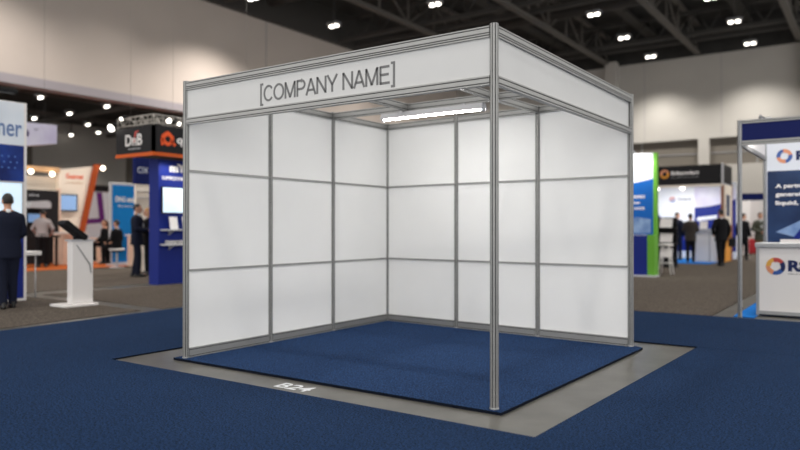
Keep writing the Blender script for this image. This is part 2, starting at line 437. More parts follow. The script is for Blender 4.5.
# plain grotesque capitals drawn as even strokes on a cap height of 1
GLYPH = {'[': (.26, [[(.24,1.1), (.07,1.1), (.07,-.18), (.24,-.18)]]), ']': (.26, [[(.02,1.1), (.19,1.1), (.19,-.18), (.02,-.18)]]),
 'C': (.72, [arc(.37, .5, .31, .45, 38, 322, 22)]), 'O': (.78, [arc(.39, .5, .33, .45, 0, 360, 26)]),
 'M': (.83, [[(.09,0), (.09,1)], [(.74,0), (.74,1)], [(.1,.96), (.415,.04)], [(.73,.96), (.415,.04)]]),
 'P': (.67, [[(.09,0), (.09,1)], [(.09,.95), (.36,.95)] + arc(.36, .7, .23, .25, 90, -90, 12) + [(.09,.45)]]),
 'A': (.67, [[(.03,0), (.335,.98)], [(.64,0), (.335,.98)], [(.14,.3), (.53,.3)]]),
 'N': (.72, [[(.09,0), (.09,1)], [(.63,0), (.63,1)], [(.1,.95), (.62,.05)]]), 'Y': (.67, [[(.03,1), (.335,.42)], [(.64,1), (.335,.42)], [(.335,.45), (.335,0)]]),
 'E': (.67, [[(.09,0), (.09,1)], [(.09,.95), (.6,.95)], [(.09,.52), (.56,.52)], [(.09,.05), (.62,.05)]]), ' ': (.28, [])}
def stroke_text(name, s_, m, parent, o_, u, v, width, cap, sw=.1, depth=.002):
    total = sum(GLYPH[c][0] for c in s_); kx = width/total; bm = bmesh.new(); x = 0
    o_, u, v = map(Vector, (o_, u, v)); nn = u.cross(v)*depth
    for c in s_:
        for st in GLYPH[c][1]:
            pts = [Vector(((x+a)*kx, b_*cap)) for a, b_ in st]; hw = sw*cap/2
            L = []
            for i, p_ in enumerate(pts):
                d0 = (pts[i]-pts[i-1]).normalized() if i else (pts[1]-pts[0]).normalized(); d1 = (pts[i+1]-pts[i]).normalized() if i < len(pts)-1 else d0
                b_ = (d0+d1).normalized(); n_ = Vector((-b_.y, b_.x)); L.append((p_, n_*(hw/max(.5, b_.dot(d0)))))
            for (p_, n_), (q_, k_) in zip(L, L[1:]): extrude(bm, [tuple(p_-n_), tuple(q_-k_), tuple(q_+k_), tuple(p_+n_)], o_, u, v, nn)
        x += GLYPH[c][0]
    return obj(name, bm, m, parent)
stroke_text('lettering', '[COMPANY NAME]', M['text'], fb, (-2.13, -.0065, 2.213), X1, Z1, 1.355, .13, .135)
obj('fascia_board', B(-.006, .006, .02, BK[3][1]-.02, 2.16, 2.42), M['fascia'], booth)
# roof beams
def beam(p, q):
    d = (Vector(q)-Vector(p)).normalized()*.02
    rail('roof_beam', Vector((*p, 2.415))+Vector((d.x, d.y, 0)), Vector((*q, 2.415))-Vector((d.x, d.y, 0)), .073, (.014, .06), booth, .04)
beam((-A, 2.02), (0, 2.02)); beam((-1.03, 0), (-1.03, 2.0)); beam((-1.03, 2.04), (-.985, BK[2][1])); beam((-2.05, 0), (-2.05, 2.0))
# tube light under the cross beam
tl = thing('tube_light', 'glowing white fluorescent tube light under the booth roof beam', 'light', (-1.73, 1.98, 2.37))
bm = bmesh.new(); extrude(bm, [(-.03,.04), (-.055,-.022), (-.051,-.022), (-.026,.004), (.026,.004), (.051,-.022), (.055,-.022), (.03,.04)], (-2.34, 1.98, 2.36), Y1, Z1, (1.22, 0, 0)); obj('housing', bm, M['lightgrey'], tl)
bm = bmesh.new(); tube(bm, (-2.315, 1.98, 2.343), (-1.145, 1.98, 2.343), .015, n=16); obj('tube', bm, M['tube'], tl)
for x in (-2.33, -1.13):
    bm = bmesh.new(); box(bm, x-.012, x+.012, 1.955, 2.005, 2.318, 2.37); bevel(bm, .005, 1); obj('end_cap', bm, M['lightgrey'], tl)
for x in (-2.1, -1.35):
    bm = bmesh.new(); box(bm, x-.02, x+.02, 1.965, 2.035, 2.398, 2.416); obj('bracket', bm, M['alu2'], tl)

# ------------------------------------------------------------------ people
def remesh(bm, voxel, smooth=3):
    me = bpy.data.meshes.new('t'); bmesh.ops.recalc_face_normals(bm, faces=bm.faces[:]); bm.to_mesh(me); bm.free()
    o = bpy.data.objects.new('t', me); COL.objects.link(o)
    r = o.modifiers.new('r', 'REMESH'); r.mode = 'VOXEL'; r.voxel_size = voxel
    s = o.modifiers.new('s', 'SMOOTH'); s.factor = .5; s.iterations = smooth
    bpy.context.view_layer.update()
    m2 = bpy.data.meshes.new_from_object(o.evaluated_get(bpy.context.evaluated_depsgraph_get()))
    bpy.data.objects.remove(o); bpy.data.meshes.remove(me)
    b = bmesh.new(); b.from_mesh(m2); bpy.data.meshes.remove(m2)
    for f in b.faces: f.smooth = True; f.material_index = 0
    return b
def limb(bm, pts, rs, n=12):
    for i in range(len(pts)-1): tube(bm, pts[i], pts[i+1], rs[i], rs[i+1], n)
    for p, r in zip(pts, rs): ball(bm, p, r, n=n)
def ell(c, rx, ry, n=20): return [(c[0]+rx*math.cos(2*PI*i/n), c[1]+ry*math.sin(2*PI*i/n), c[2]) for i in range(n)]
def person(label, loc, rz, H=1.75, arms=None, lean=0., turn=0., step=.06, suit='suitnavy', legs='suitnavy', hair='hairdark', shirt='shirt', jacket='jacket', long_hair=False, female=False, apart=.09, voxel=.013, seated=False):
    """local frame: +Y forwards, +X the figure's right, feet on z=0, designed 1.75 m tall"""
    k = H/1.75; sw = .9 if female else 1.
    hip = Vector((0, 0, .92)); R = Matrix.Rotation(-lean, 3, 'X')
    up = lambda p: hip + R @ (Vector(p)-hip)
    arms = arms or {}
    J = {}
    for s, nm in ((-1, 'l'), (1, 'r')):
        sh = up((s*.172*sw, 0, 1.385)); el, wr = arms.get(nm, ((s*.25, -.03, 1.14), (s*.26, .06, .89)))
        J['sh'+nm], J['el'+nm], J['wr'+nm] = sh, Vector(el), Vector(wr)
        yy = step if nm == 'r' else -step
        J['hip'+nm] = Vector((s*.085, 0, .9)); J['kn'+nm] = Vector((s*apart, yy*.5+.02, .49)); J['an'+nm] = Vector((s*apart, yy-.02, .085))
        if seated: J['hip'+nm].z, J['kn'+nm], J['an'+nm] = .93, Vector((s*.1, .42, .93)), Vector((s*.1, .40, .47))
    tors = [(.86, .155, .10), (.95, .165, .11), (1.06, .145, .10), (1.18, .15, .105), (1.31, .175, .115), (1.40, .172, .105), (1.46, .10, .075)]
    def torso(bm, g, z0=.8, sx=1.):
        rings = [[up((x, y, z)) for x, y, z in ell((0, 0, z), rx*sw*sx+g, ry+g)] for z, rx, ry in tors if z >= z0]
        loft(bm, rings)
    Rt = R @ Matrix.Rotation(turn, 3, 'Z')
    hc = up((0, .02, 1.635)); hd = lambda p: hc + Rt @ Vector(p)
    # ---- body
    bm = bmesh.new(); torso(bm, 0)
    limb(bm, [up((0, 0, 1.44)), up((0, .015, 1.56))], [.056, .052])
    for s in (-1, 1): limb(bm, [up((s*.03, -.01, 1.475)), up((s*.15*sw, 0, 1.405))], [.045, .048])
    ball(bm, hd((0, -.005, .015)), (.074, .094, .102), n=20, m=Rt); ball(bm, hd((0, .022, -.045)), (.056, .068, .072), n=16, m=Rt)
    limb(bm, [hd((0, .085, .012)), hd((0, .106, -.022))], [.011, .015], 8)
    for s in (-1, 1): ball(bm, hd((s*.076, -.008, -.002)), (.012, .02, .032), n=8, m=Rt)
    for nm in 'lr':
        limb(bm, [J['sh'+nm], J['el'+nm], J['wr'+nm]], [.052, .042, .029])
        limb(bm, [J['hip'+nm], J['kn'+nm], J['an'+nm]], [.082, .056, .04])
        a = J['an'+nm]; limb(bm, [a+Vector((0, -.03, -.04)), a+Vector((0, .14, -.052))], [.038, .03], 10)
        d = (J['wr'+nm]-J['el'+nm]).normalized(); palm = J['wr'+nm]+d*.055
        limb(bm, [J['wr'+nm], palm], [.027, .033], 10)
    b = remesh(bm, voxel)
    for nm, s in (('l', -1), ('r', 1)):          # five unequal curled fingers on each hand
        d = (J['wr'+nm]-J['el'+nm]).normalized(); side = Vector((0, 1, 0)) - d*d.y
        side = side.normalized() if side.length > .2 else Vector((1, 0, 0)); inn = d.cross(side)*(1 if nm == 'l' else -1)
        if inn.dot(Vector((-s, 0, -.4))) < 0: inn = -inn
        for q, (off, L) in enumerate(((.022, .068), (.008, .078), (-.007, .072), (-.021, .056))):
            p0 = J['wr'+nm]+d*.07+side*off; p1 = p0+d*L*.5+inn*.006; p2 = p1+d*L*.36+inn*.024
            tube(b, p0, p1, .0088, .008, 6); tube(b, p1, p2, .008, .0065, 6); ball(b, p2, .0065, n=6)
        p0 = J['wr'+nm]+d*.035+side*.022; p1 = p0+side*.03+d*.03+inn*.01; p2 = p1+d*.03+inn*.01
        tube(b, p0, p1, .0105, .009, 6); tube(b, p1, p2, .009, .007, 6); ball(b, p2, .007, n=6)
    for s in (-1, 1): ball(b, hd((s*.03, .083, .012)), (.013, .01, .008), 1, 8, Rt)
    ball(b, hd((0, .09, -.055)), (.025, .008, .007), 2, 8, Rt)
    root = obj('person', b, [M['skin'], M['eye'], M['lip']], local=True); tag(root, label, 'person')
    root.location = loc; root.rotation_euler = (0, 0, rz); root.scale = (k, k, k)
    P = lambda n, b_, m: obj(n, b_, m, root, local=True)
    # ---- trousers
    bm = bmesh.new()
    loft(bm, [ell((0, 0, z), rx*sw+.018, ry+.018) for z, rx, ry in ((.84, .15, .10), (.92, .163, .108), (1.02, .15, .10))])
    for nm in 'lr': limb(bm, [J['hip'+nm], J['kn'+nm], J['an'+nm]], [.1, .076, .062])
    b2 = remesh(bm, .016); P('trousers', b2, M[legs])
    # ---- jacket or shirt, with sleeves
    bm = bmesh.new(); g = .03 if jacket == 'jacket' else .018
    torso(bm, g)
    if jacket == 'jacket': loft(bm, [[up(p) for p in ell((0, 0, z), rx*sw, ry)] for z, rx, ry in ((.76, .198, .15), (.9, .196, .142), (1.06, .17, .13))])
    for nm in 'lr':
        e = J['el'+nm]; w = J['wr'+nm]; q = e.lerp(w, .93)
        limb(bm, [J['sh'+nm], e, q], [.069, .06, .048] if jacket == 'jacket' else [.062, .054, .042])
    for s in (-1, 1): limb(bm, [up((s*.045, -.01, 1.46)), up((s*.15*sw, 0, 1.4))], [.05, .062] if jacket == 'jacket' else [.045, .056])
    P(jacket, remesh(bm, .016), M[suit])
    bm = bmesh.new(); loft(bm, [[up((x, y+dy, z)) for x, y, z_ in ell((0, 0, z), r, r)] for z, r, dy in ((1.44, .075, 0), (1.505, .062, .01), (1.515, .058, .012))])
    P('collar', bm, M[shirt])
    if jacket == 'jacket':
        bm = bmesh.new(); fr = [up(p) for p in ((-.05, .118, 1.44), (.05, .118, 1.44), (.012, .157, 1.2), (-.012, .157, 1.2))]
        bk = [p - R @ Vector((0, .03, 0)) for p in fr]
        extr = [bm.verts.new(p) for p in fr+bk]
        for i in ((0,1,2,3), (7,6,5,4), (0,4,5,1), (1,5,6,2), (2,6,7,3), (3,7,4,0)): bm.faces.new([extr[j] for j in i])
        P('shirt_front', bm, M[shirt])
    for nm in 'lr':
        a = J['an'+nm]; bm = bmesh.new()
        loft(bm, [[(a.x+w*math.cos(2*PI*i/12), a.y+yc+l*math.sin(2*PI*i/12), z) for i in range(12)] for z, w, l, yc in ((a.z-.085, .046, .135, .045), (a.z-.055, .048, .137, .045), (a.z-.025, .042, .11, .03), (a.z+.015, .045, .06, -.005))])
        P('shoe', bm, M['shoe'])
    # ---- hair: skull cap pulled into the head over the face
    bm = bmesh.new(); vs = ball(bm, (0, -.008, .018), (.080, .100, .109), n=28)
    for v in vs:
        c = v.co
        if (c.y > .045 and c.z < .078) or c.z < -.045 or (c.y > .0 and c.z < .0) or (abs(c.x) > .05 and c.y > -.045 and c.z < .03): v.co = Vector((0, -.01, .0)) + (c-Vector((0, -.01, .0)))*.8
    for v in bm.verts: v.co = hd(v.co)
    if long_hair: limb(bm, [hd((0, -.055, .0)), up((0, -.075, 1.5)), up((0, -.085, 1.38))], [.085, .085, .06])
    if long_hair: bm = remesh(bm, .014, 10)
    P('hair', bm, M[hair])
    return root
away = .608
fwd = lambda s, a=.95, h=1.05, r=.14: ((s*.24, .02, 1.14), (s*r, .27, h))
person('man in a dark navy suit seen from behind at the tall blue tower screen', (-8.5, 1.06, .008), 1.3, 1.68, arms={'l': ((-.215, .02, 1.14), (-.14, .27, 1.05)), 'r': ((.215, .02, 1.14), (.14, .27, 1.05))}, apart=.075, suit='suitnavy', legs='suitnavy', voxel=.011)
person('man in a grey shirt seen from behind at a dark high table', (-18.3, 6.75, .02), .95, 1.72, arms={'l': ((-.27, .05, 1.17), (-.2, .28, 1.0)), 'r': ((.28, .06, 1.16), (.2, .3, 1.0))}, lean=.1, suit='greyshirt', legs='suitblack', jacket='shirt', shirt='greyshirt')
person('man in a dark suit talking in profile beside the blue wall stand', (-12.74, 6.11, .008), -.75, 1.76, arms={'l': fwd(-1, h=1.12), 'r': fwd(1, h=1.12)}, suit='suitnavy', legs='suitnavy')
person('blond person in black facing the suited man beside the blue wall', (-13.1, 6.68, .008), 2.3, 1.68, arms={'l': fwd(-1, h=1.1), 'r': fwd(1, h=1.1)}, suit='suitblack', legs='suitblack', hair='hairblond', female=True, long_hair=True, jacket='jacket')
person('woman with long brown hair in a black top seated on a white stool', (-18.78, 9.06, -.24), 3.0, 1.7, seated=True, arms={'l': fwd(-1, h=1.0), 'r': fwd(1, h=1.0)}, suit='suitblack', legs='suitblack', hair='hairbrown', female=True, long_hair=True, jacket='top', shirt='skin')
person('person in a dark suit seated on a white stool before the blue banner', (-16.45, 7.98, -.24), 1.9, 1.66, seated=True, arms={'l': fwd(-1), 'r': fwd(1)}, suit='suitblack', legs='suitblack')
person('man in a navy suit in profile before the white swoosh panel', (-4.07, 22.44, .02), -.35, 1.74, suit='suitnavy', legs='suitnavy', turn=-.5)
person('man in a brown grey jacket facing the black fascia stand counter', (-3.33, 21.13, .02), .2, 1.66, arms={'l': fwd(-1), 'r': fwd(1)}, suit='brownjacket', legs='suitblack')
person('man in a black suit seen from behind holding a dark bag', (-2.07, 19.45, .008), .7, 1.76, arms={'l': ((-.3, -.06, 1.16), (-.2, .1, .98))}, suit='suitblack', legs='suitblack', step=.1)
person('person in a dark suit partly behind the slim booth post', (-2.15, 24.2, .008), -.5, 1.72, suit='suitblack', legs='suitblack', turn=-.4)
person('man in an olive jacket facing forward with clasped hands beside the white counter', (-1.45, 23.1, .008), 3.6, 1.72, arms={'l': ((-.27, .03, 1.15), (-.05, .22, 1.06)), 'r': ((.27, .03, 1.15), (.05, .22, 1.04))}, suit='darkgreen', legs='khaki')
# the bag he carries
bag = thing('shoulder_bag', 'dark bag held by the black suited man', 'bag', (-1.79, 19.67, .62))
bm = bmesh.new(); box(bm, -1.90, -1.70, 19.61, 19.73, .60, .86); bevel(bm, .03); obj('body', bm, M['charcoal'], bag)
bm = bmesh.new(); tube(bm, (-1.87, 19.67, .85), (-1.81, 19.66, .93), .012, n=8); tube(bm, (-1.73, 19.67, .85), (-1.79, 19.66, .93), .012, n=8); tube(bm, (-1.815, 19.66, .93), (-1.785, 19.66, .93), .012, n=8); obj('handle', bm, M['black'], bag)

# ------------------------------------------------------------------ left stands
t = thing('display_tower', 'tall white and navy display tower lettered ner at the left edge', 'display tower', (-9.45, .8, .008))
obj('body', B(-9.52, -9.405, -.25, 1.79, .008, 3.215), M['white'], t)
p = obj('header_panel', B(-9.405, -9.395, -.25, 1.74, 2.52, 3.2), M['softwhite'], t)
lettering('lettering', 'ner', M['lettersblue'], p, (-9.394, 1.33, 2.65), Y1, Z1, .375, .2, .004, .01)
p = obj('graphic_panel', B(-9.405, -9.395, -.25, 1.74, 1.93, 2.515), M['towerblue'], t)
bm = bmesh.new()
for i in range(6):
    for j in range(3): tube(bm, (-9.396, 1.1+i*.1+(j%2)*.03, 2.33-j*.09), (-9.392, 1.1+i*.1+(j%2)*.03, 2.33-j*.09), .016, n=8)
obj('dots', bm, M['dotblue'], p)
obj('lower_panel', B(-9.405, -9.395, -.25, 1.74, .05, 1.38), M['royal'], t)
t = thing('screen', 'lit pale blue screen on the tall tower before the suited man', 'screen', (-9.39, 1.0, 1.4))
obj('bezel', B(-9.395, -9.365, .35, 1.72, 1.39, 1.93), M['lightgrey'], t)
obj('display', B(-9.366, -9.36, .38, 1.69, 1.42, 1.9), M['screen'], t)
t = thing('arm_light', 'small black arm light on top of the tall tower', 'light', (-9.45, 1.2, 3.215))
bm = bmesh.new(); tube(bm, (-9.45, 1.2, 3.215), (-9.42, 1.2, 3.3), .02, n=8); tube(bm, (-9.42, 1.2, 3.3), (-9.1, 1.3, 3.33), .018, n=8); obj('arm', bm, M['black'], t)
bm = bmesh.new(); box(bm, -9.16, -9.0, 1.15, 1.45, 3.28, 3.34); bevel(bm, .01, 1); obj('lamp_head', bm, M['black'], t)
# white bar table
t = thing('bar_table', 'small white high table beside the tall tower', 'table', (-9.95, 1.95, .008))
bm = bmesh.new(); box(bm, -10.2, -9.7, 1.62, 2.2, .72, .79); bevel(bm, .01, 1); obj('table_top', bm, M['white'], t)
for x, y in ((-10.12, 1.7), (-9.78, 1.74), (-10.12, 2.13), (-9.78, 2.13)):
    bm = bmesh.new(); tube(bm, (x, y, .008), (x, y, .72), .013, n=8); obj('leg', bm, M['lightgrey'], t)
# pedestal
t = thing('display_pedestal', 'white pedestal on a wide base plate with a thin cable down its front', 'pedestal', (-7.95, 1.8, .008))
bm = bmesh.new(); box(bm, -8.2, -7.76, 1.52, 2.05, .008, .045); bevel(bm, .008, 1); obj('base_plate', bm, M['white'], t)
bm = bmesh.new(); box(bm, -8.02, -7.88, 1.69, 2.03, .045, .99); bevel(bm, .012); obj('column', bm, M['white'], t)
bm = bmesh.new(); box(bm, -8.04, -7.86, 1.67, 2.05, .985, 1.01); obj('top_plate', bm, M['lightgrey'], t)
bm = bmesh.new(); tube(bm, (-7.872, 1.76, .93), (-7.872, 1.97, .63), .008, n=8); tube(bm, (-7.872, 1.97, .63), (-7.876, 1.99, .5), .008, n=8); obj('cable', bm, M['grey'], t)
t = thing('tilted_terminal', 'black tilted touch terminal on top of the white pedestal', 'screen', (-7.97, 1.8, 1.01))
bm = bmesh.new(); d = Vector((0, .36, -.27)).normalized(); n_ = Vector((0, .27, .36)).normalized()
extrude(bm, [(0,-.045), (.40,-.045), (.42,0), (.40,.045), (0,.045), (-.02,0)], (-8.04, 1.58, 1.27), d, n_, (.2, 0, 0)); bevel(bm, .008, 1); obj('body', bm, M['black'], t)
bm = bmesh.new(); c = Vector((-7.94, 1.58, 1.27))+d*.2+n_*.046
extrude(bm, [(-.17,-.08), (.17,-.08), (.17,.08), (-.17,.08)], c, d, (1,0,0), n_*.003); obj('display', bm, M['glassblack'], t)
bm = bmesh.new(); box(bm, -7.98, -7.92, 1.76, 1.88, 1.01, 1.11); obj('stand', bm, M['charcoal'], t)
# hanging box sign
t = thing('hanging_sign', 'white hanging box sign with a dark letter beside the tall tower', 'hanging sign', (-18, 6.2, 3.5))
bm = bmesh.new()
extrude(bm, [(5.0,3.35), (7.02,3.68), (7.02,4.23), (5.0,4.18)], (-18.6, 0, 0), Y1, Z1, (.6, 0, 0)); obj('body', bm, M['lilac'], t)
lettering('lettering', 'o', M['plum'], t, (-17.998, 5.92, 3.76), Y1, Z1, .28, .27, .004, .05)
lettering('trade_mark', 'TM', M['plum'], t, (-17.998, 6.33, 4.0), Y1, Z1, .13, .05, .004)
for y in (5.3, 6.8):
    bm = bmesh.new(); tube(bm, (-18.3, y, 4.2), (-18.3, y, 11.8), .004, n=6); obj('cable', bm, M['steel'], t)
# orange stand
t = thing('exhibition_stand', 'cream stand wall with a slanted rust orange band', 'exhibition stand', (-20.55, 9, .02))
bm = bmesh.new(); extrude(bm, [(8.45,.02), (8.95,.02), (9.74,3.34), (8.5,3.14)], (-20.75, 0, 0), Y1, Z1, (.22, 0, 0)); p = obj('wall', bm, M['cream'], t)
lettering('lettering', 'Guarnet', M['logoorange'], p, (-20.528, 8.72, 2.86), Y1, Z1, .62, .17, .004, .02)
small_print('small_lettering', M['palewood'], p, (-20.528, 8.72, 2.68), Y1, Z1, .62, .07)
bm = bmesh.new(); extrude(bm, [(8.93,.02), (9.12,.02), (9.9,3.42), (9.7,3.40)], (-20.52, 0, 0), Y1, Z1, (.09, 0, 0)); obj('band', bm, M['rust'], t)
obj('wall', B(-20.95, -20.75, 7.1, 8.5, .02, 2.9), M['cream'], t)
obj('header_beam', B(-20.75, -20.5, 7.1, 8.5, 3.03, 3.2), M['palewood'], t)
for y, z in ((7.48, 3.0), (8.17, 2.96), (9.98, 3.28)):
    g = thing('stand_lamp', {7.48: 'round glowing lamp under the pale beam, left end', 8.17: 'round glowing lamp under the pale beam, right end', 9.98: 'round glowing lamp at the top of the slanted orange band'}[y], 'lamp', (-20.4, y, z), 'round lamps on the orange stand')
    bm = bmesh.new(); ball(bm, (-20.38, y, z), .075, n=12); obj('globe', bm, M['bulb'], g)
    bm = bmesh.new(); tube(bm, (-20.52, y, z+.06), (-20.42, y, z+.04), .02, n=8); obj('mount', bm, M['grey'], g)
t = thing('screen', 'wall screen on the cream stand left of the orange band', 'screen', (-20.5, 8.8, 1.75))
bm = bmesh.new(); box(bm, -20.535, -20.44, 8.46, 9.1, 1.74, 2.33); bevel(bm, .015, 1); obj('bezel', bm, M['glassblack'], t)
obj('display', B(-20.441, -20.432, 8.5, 9.04, 1.79, 2.28), M['screenblue'], t)
t = thing('stand_counter', 'cream counter below the wall screen behind the pedestal', 'counter', (-19.7, 8.5, .02))
bm = bmesh.new(); box(bm, -19.9, -19.3, 7.95, 8.75, .02, 1.0); bevel(bm, .01, 1); obj('body', bm, M['peach'], t)
bm = bmesh.new(); box(bm, -19.95, -19.25, 7.9, 8.8, 1.0, 1.04); obj('counter_top', bm, M['white'], t)
t = thing('stand_counter', 'peach block counter right of the pedestal under the orange band', 'counter', (-19.6, 9.6, .02))
bm = bmesh.new(); box(bm, -19.9, -19.3, 9.3, 10.2, .02, .8); bevel(bm, .01, 1); obj('body', bm, M['cream'], t)
bm = bmesh.new(); box(bm, -19.95, -19.25, 9.25, 10.25, .8, .85); obj('counter_top', bm, M['peach'], t)
bm = bmesh.new(); box(bm, -19.3, -19.28, 9.35, 9.55, .1, .75); obj('orange_strip', bm, M['orange'], t)
# black panel wall
t = thing('partition_screen', 'black partition with a white canopy light behind the grey shirted man', 'partition', (-20.42, 7.5, .02))
obj('panel', B(-20.5, -20.35, 6.4, 8.38, .02, 2.42), M['charcoal'], t)
obj('edge_post', B(-20.5, -20.34, 8.38, 8.44, .02, 2.5), M['peach'], t)
small_print('small_lettering', M['lightgrey'], t, (-20.348, 7.4, 2.18), Y1, Z1, .35, .1)
bm = bmesh.new(); extrude(bm, [(7.15,1.82), (7.85,1.82), (7.85,2.0), (7.75,2.06), (7.25,2.02)], (-20.35, 0, 0), Y1, Z1, (.5, 0, 0)); obj('canopy', bm, M['lightgrey'], t)
t = thing('screen', 'small lit screen on the black partition', 'screen', (-20.3, 7.5, 1.4))
obj('bezel', B(-20.35, -20.29, 7.3, 7.76, 1.33, 1.68), M['black'], t); obj('display', B(-20.291, -20.285, 7.34, 7.72, 1.37, 1.64), M['screenblue'], t)
t = thing('bar_table', 'dark high table in front of the grey shirted man', 'table', (-18.5, 6.0, .02))
bm = bmesh.new(); box(bm, -19.35, -18.72, 6.1, 7.55, .9, .95); bevel(bm, .012, 1); obj('table_top', bm, M['charcoal'], t)
for x, y in ((-19.28, 6.2), (-18.8, 6.2), (-19.28, 7.45), (-18.8, 7.45)):
    bm = bmesh.new(); box(bm, x-.03, x+.03, y-.03, y+.03, .02, .9); obj('leg', bm, M['black'], t)
# purple and white print wall behind
t = thing('print_wall', 'white wall with a purple slanting print under a dark header', 'display wall', (-25.1, 12.6, .008))
obj('wall', B(-25.3, -25.05, 11.7, 13.5, .008, 2.72), M['panelwhite'], t)
obj('header', B(-25.3, -25.0, 11.7, 13.6, 2.72, 2.98), M['charcoal'], t)
bm = bmesh.new(); extrude(bm, [(12.75,1.4), (13.0,1.4), (12.85,2.68), (12.6,2.68)], (-25.05, 0, 0), Y1, Z1, (.006,0,0))
extrude(bm, [(12.1,1.35), (12.75,1.4), (12.75,1.6), (12.1,1.55)], (-25.05, 0, 0), Y1, Z1, (.006,0,0)); obj('print', bm, M['purple'], t)
# blue roll-up banner
t = thing('rollup_banner', 'bright blue banner in a white frame behind the suited couple', 'banner', (-17.5, 8.95, .02))
bm = bmesh.new(); box(bm, -17.58, -17.5, 8.42, 9.46, .02, 2.6); bevel(bm, .03, 2); obj('frame', bm, M['lightgrey'], t)
p = obj('print', B(-17.5, -17.492, 8.5, 9.4, .12, 2.52), M['cyanblue'], t)
lettering('lettering', 'DNG state', M['white'], p, (-17.491, 8.6, 2.0), Y1, Z1, .72, .17, .004, .04)
small_print('small_lettering', M['white'], p, (-17.491, 8.7, 1.82), Y1, Z1, .5, .08)
obj('foot', B(-17.75, -17.3, 8.45, 9.43, .02, .06), M['lightgrey'], t)
# white seats near the couple
for i, (x, y, lb) in enumerate(((-18.78, 9.06, 'white tub stool under the seated woman in black'), (-16.45, 7.98, 'white tub stool in front of the blue banner'))):
    t = thing('tub_stool', lb, 'stool', (x, y, .02), 'white tub stools')
    bm = bmesh.new(); loft(bm, [ell((x, y, z), r, r) for z, r in ((.52, .18), (.545, .22), (.575, .22), (.585, .15))]); obj('seat', bm, M['white'], t)
    bm = bmesh.new(); tube(bm, (x, y, .03), (x, y, .53), .03, n=10); obj('stem', bm, M['lightgrey'], t)
    bm = bmesh.new(); loft(bm, [ell((x, y, z), r, r) for z, r in ((.02, .22), (.035, .22), (.05, .05))]); obj('base', bm, M['lightgrey'], t)
t = thing('stand_counter', 'pale peach counter between the banner and the suited man', 'counter', (-16.3, 8.8, .02))
bm = bmesh.new(); box(bm, -16.9, -16.4, 8.62, 9.2, .02, .95); bevel(bm, .01, 1); obj('body', bm, M['peach'], t); obj('counter_top', B(-16.95, -16.35, 8.57, 9.25, .95, .99), M['white'], t)

# black fascia / blue wall stand
t = thing('exhibition_stand', 'blue wall stand under a black corner fascia with orange edge', 'exhibition stand', (-10.6, 6, 0))
obj('wall', B(-10.62, -10.3, 4.95, 7.6, 0, 2.62), M['royal'], t)
lettering('wall_logo', 'mY', M['white'], t, (-10.298, 5.22, 2.37), Y1, Z1, .42, .18, .004, .06)
lettering('wall_lettering', 'SUPERDONMA', M['white'], t, (-10.298, 5.03, 2.2), Y1, Z1, .64, .075, .004, .02)
bm = bmesh.new(); box(bm, -11.05, -9.8, 4.46, 4.52, 2.7, 3.24); box(bm, -9.86, -9.8, 4.46, 7.6, 2.7, 3.24)
box(bm, -11.05, -9.86, 4.52, 7.6, 2.7, 2.73, mi=0); p = obj('fascia', bm, M['charcoal'], t)
bm = bmesh.new(); box(bm, -11.06, -9.79, 4.45, 4.53, 2.63, 2.7); box(bm, -9.87, -9.79, 4.53, 7.6, 2.63, 2.7); obj('fascia_edge', bm, M['orange'], t)
lettering('fascia_lettering', 'DnB', M['white'], t, (-10.72, 4.459, 2.86), X1, Z1, .56, .23, .004, .015)
bm = bmesh.new(); extrude(bm, [(-10.44,2.92), (-10.41,2.92), (-10.36,3.1), (-10.25,3.16), (-10.4,3.14)], (0, 4.455, 0), X1, Z1, (0, .004, 0)); obj('fascia_accent', bm, M['logored'], t)
small_print('small_lettering', M['lightgrey'], t, (-10.62, 4.459, 2.77), X1, Z1, .42, .04)
bm = bmesh.new(); o_ = Vector((-9.799, 4.80, 2.99))
prof = [(.15*math.cos(a)*(1+.06*math.sin(5*a)), .14*math.sin(a)*(1+.06*math.cos(4*a))) for a in [2*PI*i/28 for i in range(28)]]
for i in range(28):
    a, b_ = prof[i], prof[(i+1) % 28]; s_ = .42
    extrude(bm, [(a[0]*s_, a[1]*s_-.01), a, b_, (b_[0]*s_, b_[1]*s_-.01)], o_, Y1, Z1, (.005, 0, 0))
extrude(bm, [(.06,-.06), (.17,-.15), (.2,-.1), (.1,-.02)], o_, Y1, Z1, (.005, 0, 0)); extrude(bm, [(-.17,-.02), (-.1,0), (-.1,-.14), (-.15,-.15)], o_, Y1, Z1, (.005, 0, 0))
obj('fascia_logo', bm, M['logoorange'], t)
lettering('fascia_lettering', 'qo', M['white'], t, (-9.799, 5.02, 2.86), Y1, Z1, .3, .17, .004, .03)
for y in (5.1, 6.0): spot('stand_light', (-9.86, y, 2.6), 26, 60, .7, (1,.97,.94), .05, (0, math.radians(28), 0))
# truss above it
t = thing('lighting_truss', 'silver lattice lighting truss over the black corner fascia', 'truss', (-10.4, 5, 3.24))
bm = bmesh.new()
def lattice(bm, p, q, h, n, r=.016):
    p, q = Vector(p), Vector(q); z = Vector((0, 0, h)); tube(bm, p, q, r, n=8); tube(bm, p+z, q+z, r, n=8)
    for i in range(n):
        a, b_ = p.lerp(q, i/n), p.lerp(q, (i+1)/n); tube(bm, a, a+z, r*.7, n=6); tube(bm, a if i % 2 else a+z, (b_+z) if i % 2 else b_, r*.7, n=6)
lattice(bm, (-11.05, 4.5, 3.28), (-9.83, 4.5, 3.28), .17, 6); lattice(bm, (-9.83, 4.5, 3.28), (-9.83, 7.4, 3.28), .17, 14)
lattice(bm, (-11.05, 4.9, 3.28), (-10.1, 4.9, 3.28), .17, 5); lattice(bm, (-10.1, 4.9, 3.28), (-10.1, 7.4, 3.28), .17, 12)
